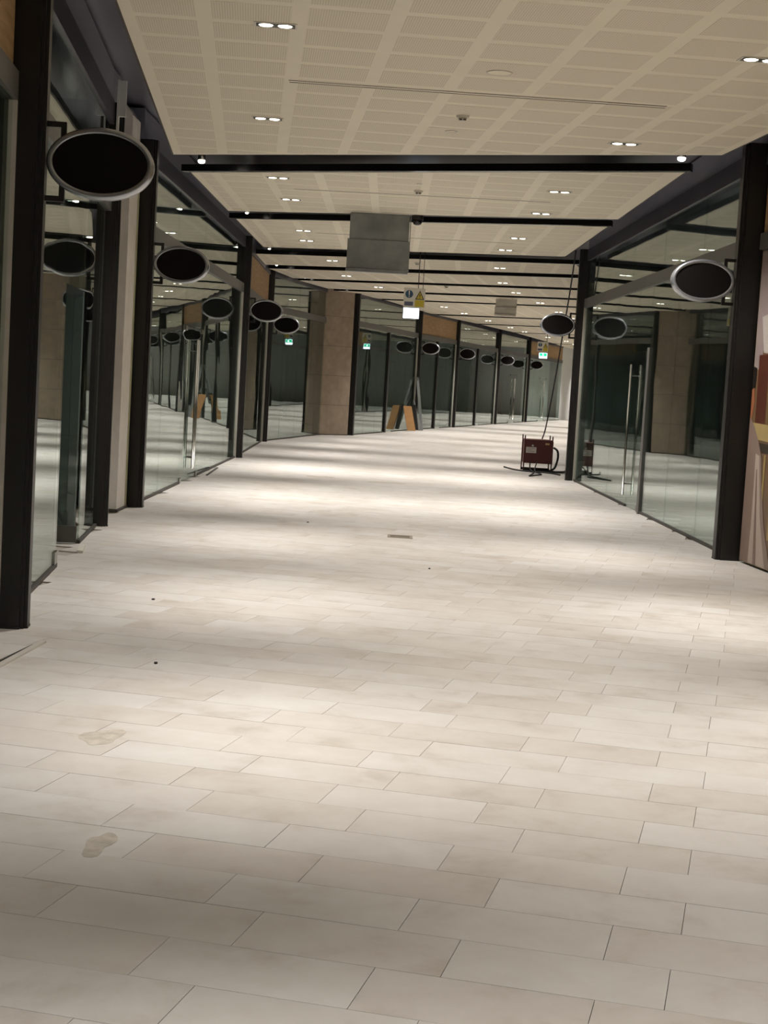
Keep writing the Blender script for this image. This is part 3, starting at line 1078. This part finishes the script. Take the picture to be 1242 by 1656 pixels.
place_sign(l0, l0.L, 0.19, 'largest blank oval sign, on the nearest left post')
place_sign(l2, 0.02, 0.15, 'blank oval sign on the post beside the drywall pier')
place_sign(l2, l2.L, 0.14, 'blank oval sign on the post past the left double door')
place_sign(l3, l3.L, 0.13, 'blank oval sign beside the dim shopfront near the stone pier')
place_sign(l5, l5.L, 0.12, 'small blank oval sign just right of the lit hanging sign, above the leaning boards')
place_sign(l6, l6.L, 0.12, 'small blank oval sign right of the plywood fascia')
place_sign(l7, l7.L, 0.12, 'tiny blank oval sign on the second farthest post')
place_sign(l8, l8.L, 0.12, 'farthest tiny blank oval sign, against the white end bay')
place_sign(r1, 0.05, 0.21, 'blank oval sign on the broad right post beside the poster')
place_sign(r1, r1.L, 0.15, 'blank oval sign on the right post above the red machine')
for k, (i, j) in enumerate(right_bays[:4]):
    ln_ = R_(i, j)
    place_sign(ln_, ln_.L, 0.12, f'{ORD[k]} blank oval sign round the right bend, seen only mirrored in the left glass', 'mirrored oval signs')


# ------------------------------------------------------------------ hanging galvanised boxes
def hang_box(x0, x1, y, z0, z1, split, label, mat, d=0.12):
    r_ = empty('hanging_board', ((x0 + x1) / 2, y, z0))
    tag(r_, label, 'board')
    box('upper_panel', x0 + 0.01, x1 - 0.01, y, y + d * 0.6, split + 0.004, z1, MT[mat], r_)
    box('lower_panel', x0, x1, y - 0.02, y + d * 0.6, z0 + 0.05, split - 0.004, MT[mat], r_)
    box('seam_strip', x0 + 0.012, x1 - 0.012, y + 0.004, y + d * 0.5, split - 0.004, split + 0.004, MT['darkgrey'], r_)
    box('bottom_lip', x0 - 0.02, x1, y - 0.05, y + d * 0.6, z0, z0 + 0.045, MT[mat], r_)
    box('side_flange', x0 - 0.012, x0, y - 0.02, y + d, z0 + 0.05, split, MT[mat], r_)
    box('side_flange', x1, x1 + 0.012, y - 0.02, y + d, z0 + 0.05, z1, MT[mat], r_)
    for xx in (x0 + 0.12, x1 - 0.12):
        v, f = tube_geo([(xx, y + 0.03, z1 - 0.01), (xx, y + 0.03, VOID_Z)], 0.006, 6)
        solid('hanger_rod', v, f, MT['steel'], r_)
    return r_


hang_box(-0.74, 0.14, 22.62, 3.15, 3.99, 3.62, 'large galvanised metal box hanging under the second black ceiling slot', 'galv')
hang_box(2.68, 3.24, 42.0, 3.52, 3.98, 3.76, 'small grey hanging board far down the passage, left of the right oval sign', 'plastic')

# dome camera, detectors, ceiling discs
dm = empty('dome_camera', (0.22, 22.62, 3.86))
tag(dm, 'black dome camera right of the large hanging metal box', 'camera')
v, f = move(lathe_geo([(0.02, 0.0), (0.05, 0.012), (0.068, 0.04), (0.075, 0.075)], 20), 0.24, 22.62, 3.86)
solid('dome', v, f, MT['dome'], dm, smooth=True)
v, f = move(lathe_geo([(0.085, 0.075), (0.085, 0.14)], 20), 0.24, 22.62, 3.86)
solid('housing', v, f, MT['black'], dm)
v, f = move(lathe_geo([(0.015, 0.14), (0.015, 0.64)], 10), 0.24, 22.62, 3.86)
solid('stem', v, f, MT['black'], dm)
for x, y, lab in ((0.5, 14.09, 'smoke detector in the nearest ceiling panel'), (0.2, 19.68, 'smoke detector in the second ceiling panel'),
                  (0.38, 31.4, 'smoke detector right of the hanging metal box, fourth ceiling panel'), (1.21, 38.3, 'tiny smoke detector above the safety sign')):
    r_ = empty('smoke_detector', (x, y, 3.94))
    tag(r_, lab, 'detector', 'smoke detectors')
    solid('base', *move(lathe_geo([(0.055, -0.02), (0.06, -0.0016)], 20), x, y, CEIL_Z), MT['plastic'], r_)
    solid('chamber', *move(lathe_geo([(0.02, -0.052), (0.035, -0.048), (0.042, -0.03), (0.042, -0.02)], 20), x, y, CEIL_Z), MT['plastic'], r_, smooth=True)
    for s in (-1, 1):
        box('slot', x + s * 0.018 - 0.012, x + s * 0.018 + 0.012, y - 0.047, y - 0.036, 3.952, 3.966, MT['darkgrey'], r_)
for x, y, rr, lab in ((0.69, 12.09, 0.1, 'flush round speaker in the nearest ceiling panel'), (0.43, 14.97, 0.06, 'small flush disc beyond the detector, nearest ceiling panel'), (0.2, 19.0, 0.035, 'small round sensor just before the second detector')):
    r_ = empty('ceiling_disc', (x, y, 3.99))
    tag(r_, lab, 'ceiling fitting', 'flush ceiling discs')
    solid('ring', *move(lathe_geo([(rr, -0.0016), (rr, -0.008), (rr - 0.008, -0.009), (rr - 0.01, -0.004)], 28), x, y, CEIL_Z), MT['plastic'], r_, smooth=True)
    solid('grille', *move(lathe_geo([(rr - 0.01, -0.003), (rr - 0.012, -0.006), (0.01, -0.007)], 28), x, y, CEIL_Z), MT['board'], r_)


# ------------------------------------------------------------------ hanging safety signs with exit lights
def flat_poly(name, pts, y0, y1, mat, parent):
    m = len(pts)
    V = [(x, y0, z) for x, z in pts] + [(x, y1, z) for x, z in pts]
    Fc = [tuple(range(m)), tuple(range(2 * m - 1, m - 1, -1))] + [(i, m + i, m + (i + 1) % m, (i + 1) % m) for i in range(m)]
    return solid(name, V, Fc, mat, parent)


def circ(cx, cz, r, n=24):
    return [(cx + r * math.cos(2 * math.pi * k / n), cz + r * math.sin(2 * math.pi * k / n)) for k in range(n)]


def rect(x0, x1, z0, z1):
    return [(x0, z0), (x1, z0), (x1, z1), (x0, z1)]


def safety_sign(x, y, z, label, top, s=1.0):
    r_ = empty('safety_sign', (x, y, z - 0.18))
    tag(r_, label, 'sign', 'hanging safety signs')
    b_ = box('board', x - 0.2 * s, x + 0.2 * s, y, y + 0.006, z - 0.18 * s, z + 0.18 * s, MT['sign_white'], r_)
    cx = x - 0.1 * s
    flat_poly('mandatory_disc', circ(cx, z + 0.065 * s, 0.072 * s), y - 0.002, y, MT['sign_blue'], b_)
    flat_poly('white_stroke', [(cx - 0.012 * s, z + 0.125 * s), (cx + 0.012 * s, z + 0.125 * s), (cx + 0.008 * s, z + 0.045 * s), (cx - 0.008 * s, z + 0.045 * s)], y - 0.004, y - 0.002, MT['sign_white'], b_)
    flat_poly('white_dot', circ(cx, z + 0.022 * s, 0.011 * s, 12), y - 0.004, y - 0.002, MT['sign_white'], b_)
    flat_poly('caption_panel', rect(cx - 0.08 * s, cx + 0.08 * s, z - 0.15 * s, z - 0.075 * s), y - 0.002, y, MT['sign_slate'], b_)
    tx = x + 0.1 * s
    flat_poly('warning_triangle', [(tx - 0.085 * s, z - 0.03 * s), (tx + 0.085 * s, z - 0.03 * s), (tx, z + 0.14 * s)], y - 0.002, y, MT['sign_black'], b_)
    flat_poly('triangle_field', [(tx - 0.06 * s, z - 0.017 * s), (tx + 0.06 * s, z - 0.017 * s), (tx, z + 0.11 * s)], y - 0.004, y - 0.002, MT['sign_yellow'], b_)
    flat_poly('black_stroke', [(tx - 0.01 * s, z + 0.07 * s), (tx + 0.01 * s, z + 0.07 * s), (tx + 0.006 * s, z + 0.018 * s), (tx - 0.006 * s, z + 0.018 * s)], y - 0.006, y - 0.004, MT['sign_black'], b_)
    flat_poly('black_dot', circ(tx, z + 0.001 * s, 0.009 * s, 10), y - 0.006, y - 0.004, MT['sign_black'], b_)
    flat_poly('caption_panel', rect(tx - 0.085 * s, tx + 0.085 * s, z - 0.165 * s, z - 0.04 * s), y - 0.002, y, MT['sign_yellow'], b_)
    solid('hanging_wire', *tube_geo([(x + 0.15 * s, y + 0.003, z + 0.17), (x + 0.15 * s, y + 0.003, top)], 0.006, 6), MT['rubber'], r_)
    return r_


def exit_light(x, y, z, w, h, top, label, green):
    r_ = empty('exit_light', (x, y, z - h / 2))
    tag(r_, label, 'light', 'lit exit signs')
    box('housing', x - w / 2 - 0.012, x + w / 2 + 0.012, y - 0.005, y + 0.07, z - h / 2 - 0.012, z + h / 2 + 0.012, MT['darkgrey'], r_)
    p_ = box('lit_panel', x - w / 2, x + w / 2, y - 0.012, y - 0.005, z - h / 2, z + h / 2, MT['exit_white'], r_)
    if green:
        flat_poly('green_field', rect(x - w * 0.46, x + w * 0.46, z - h * 0.12, z + h * 0.46), y - 0.016, y - 0.012, MT['exit_green'], p_)
        flat_poly('white_arrow', [(x - w * 0.1, z + h * 0.02), (x + w * 0.05, z + h * 0.02), (x + w * 0.02, z + h * 0.35), (x - w * 0.06, z + h * 0.35)], y - 0.02, y - 0.016, MT['exit_white'], p_)
    solid('hanger', *tube_geo([(x + w * 0.38, y + 0.03, z + h / 2 + 0.01), (x + w * 0.38, y + 0.03, top)], 0.008, 6), MT['rubber'], r_)
    return r_


safety_sign(0.335, 29.0, 3.165, 'hanging safety board with blue disc and yellow triangle, above the white lit sign', VOID_Z)
exit_light(0.29, 29.06, 2.88, 0.29, 0.19, VOID_Z, 'white glowing exit light hanging below the nearer safety board', False)
safety_sign(5.56, 58.0, 3.2, 'tiny far safety board hanging before the end plywood fascia', CEIL_Z)
exit_light(5.6, 58.1, 2.87, 0.3, 0.2, CEIL_Z, 'small green and white exit light at the far end', True)

# ------------------------------------------------------------------ red machine and its cables
mc = empty('red_machine', (2.95, 30.45, 0))
tag(mc, 'dark red electrical transformer box on a low frame beside the right post', 'machine')
mx0, mx1, my0, my1 = 2.66, 3.2, 30.2, 30.75
bd = box('cabinet', mx0 + 0.02, mx1, my0, my1, 0.16, 0.60, MT['red'], mc)
box('top_lid', mx0 + 0.01, mx1 + 0.012, my0 - 0.012, my1 + 0.012, 0.60, 0.622, MT['red'], mc)
box('side_plate', mx1, mx1 + 0.03, my0 + 0.02, my1, 0.16, 0.6, MT['rubber'], mc)
for xx in (mx0, mx1):
    for yy in (my0, my1 - 0.03):
        box('corner_post', xx, xx + 0.022, yy, yy + 0.03, 0.0, 0.7, MT['red'], mc)
for yy in (my0, my1 - 0.03):
    box('foot_rail', mx0, mx1 + 0.03, yy, yy + 0.03, 0.0, 0.05, MT['rubber'], mc)
lb = box('paper_label', mx0 + 0.04, mx0 + 0.24, my0 - 0.004, my0, 0.36, 0.475, MT['paper'], mc)
for k in range(3):
    box('print_line', mx0 + 0.06, mx0 + (0.15 if k == 1 else 0.21), my0 - 0.006, my0 - 0.004, 0.385 + k * 0.03, 0.391 + k * 0.03, MT['darkgrey'], lb)
box('warning_label', mx0 + 0.41, mx0 + 0.49, my0 - 0.004, my0, 0.53, 0.565, MT['tan_label'], mc)
v, f = lathe_geo([(0.026, 0), (0.026, 0.012), (0.015, 0.016)], 16)
solid('dial', [(mx0 + 0.17 + a, my0 - c, 0.51 + b) for a, b, c in v], f, MT['steel'], mc)
for nm, pts, r, lab in (
    ('power_cable', [(3.02, 30.4, 0.64), (3.06, 30.2, 0.9), (3.1, 29.6, 1.7), (3.12, 29.0, 2.5), (3.14, 28.4, 3.3), (3.15, 28.02, 3.9), (3.16, 27.98, 4.12)], 0.013, 'thin black cable rising from the red machine to the ceiling'),
    ('floor_cable', [(2.36, 31.1, 0.014), (2.5, 30.3, 0.014), (2.7, 29.95, 0.014), (2.95, 29.85, 0.014), (3.18, 29.6, 0.014), (3.28, 29.2, 0.014)], 0.014, 'black cable lying on the floor along the front of the red machine'),
    ('looped_cable', [(2.79, 30.15, 0.2), (2.78, 29.98, 0.06), (2.82, 29.6, 0.016), (2.72, 28.9, 0.014), (2.62, 28.3, 0.014), (2.8, 28.75, 0.014), (2.92, 29.1, 0.014), (2.84, 29.6, 0.044), (2.92, 30.12, 0.2)], 0.012, 'small black cable loop on the floor in front of the red machine'),
    ('bundled_cable', [(3.25, 30.3, 0.48), (3.32, 30.25, 0.42), (3.33, 30.2, 0.28), (3.27, 30.1, 0.1), (3.18, 30.05, 0.03), (3.4, 29.95, 0.03), (3.5, 30.3, 0.03)], 0.022, 'thick black cable drooping down the right side of the red machine')):
    c_ = tube(nm, spline(pts), r, MT['rubber'])
    tag(c_, lab, 'cable', 'machine cables')

# ------------------------------------------------------------------ boards leaning by the far post
def lean_board(name, p0, p1, w, t, dirx, mat, label, cat):
    """a plank from foot p0 to top p1, w wide along dirx (plan), t thick"""
    a, b = Vector(p0), Vector(p1)
    d = Vector((dirx[0], dirx[1], 0)).normalized()
    nrm = (b - a).normalized().cross(d).normalized()
    V = []
    for base in (a, b):
        for s, q in ((-1, -1), (1, -1), (1, 1), (-1, 1)):
            V.append(base + d * (w / 2 * s) + nrm * (t / 2 * q))
    o = solid(name, V, BOXF, mat)
    tag(o, label, cat)
    return o


lean_board('wood_plank', (0.74, 50.4, 0.03), (0.56, 50.45, 0.82), 0.27, 0.05, (1, 0.1), MT['cardboard'], 'short brown board leaning beside the far post under the lit sign', 'board')
lean_board('dark_plank', (0.92, 51.3, 0.03), (0.78, 51.35, 0.86), 0.12, 0.05, (1, 0.1), MT['rubber'], 'dark board leaning behind the short brown board', 'board')
lean_board('metal_stud', (1.10, 51.75, 0.02), (0.86, 52.24, 1.78), 0.09, 0.04, (1, 0.1), MT['grey_plank'], 'tall grey metal stud leaning against the far post behind the brown board', 'stud')
lean_board('metal_channel', (1.02, 51.5, 0.02), (0.78, 51.8, 1.0), 0.06, 0.04, (1, 0.1), MT['grey_plank'], 'shorter grey metal channel leaning against the tall stud', 'stud')

# ------------------------------------------------------------------ small things on the floor
fb = empty('floor_box', (0.18, 15.94, 0))
tag(fb, 'small grey metal floor outlet plate in the middle of the passage', 'floor box')
box('plate', 0.05, 0.31, 15.8, 16.08, 0.0, 0.004, plain('worn_plate', (150, 140, 126), 0.5), fb)
box('cover', 0.08, 0.28, 15.86, 16.02, 0.004, 0.007, plain('worn_cover', (112, 102, 90), 0.5), fb)
lean_board('metal_strip', (-1.97, 7.8, 0.006), (-1.9, 8.72, 0.006), 0.035, 0.012, (1, 0), MT['alu'], 'thin metal strip lying on the floor near the nearest left post', 'strip')
lean_board('metal_strip', (-2.02, 7.8, 0.006), (-1.93, 8.6, 0.006), 0.01, 0.008, (1, 0), MT['darkgrey'], 'dark thin rod lying beside the metal strip at lower left', 'strip')
lean_board('metal_strip', (-2.74, 23.6, 0.006), (-2.8, 25.6, 0.006), 0.03, 0.012, (1, 0), MT['darkgrey'], 'dark strip lying on the floor along the left double-door shopfront', 'strip')
lean_board('offcut', (-2.55, 13.0, 0.012), (-2.62, 13.45, 0.012), 0.05, 0.02, (1, 0), MT['plastic'], 'small white offcut lying at the open left door', 'offcut')
for k, (x, y, lab) in enumerate(((-1.56, 10.6, 'dark speck of debris on the floor right of the nearest left post'), (-1.19, 8.29, 'dark speck of debris nearest to the viewer'), (-0.83, 16.92, 'small speck of debris left of the floor outlet plate'), (0.42, 13.3, 'tiny speck of debris before the floor outlet plate'))):
    r = random.Random(k)
    pts = [(x + 0.009 * (1 + 0.4 * r.random()) * math.cos(q), y + 0.015 * (1 + 0.4 * r.random()) * math.sin(q)) for q in [i * math.pi / 3.5 for i in range(7)]]
    tag(prism('debris_chip', pts, 0.0005, 0.008, MT['rubber']), lab, 'debris', 'floor debris')
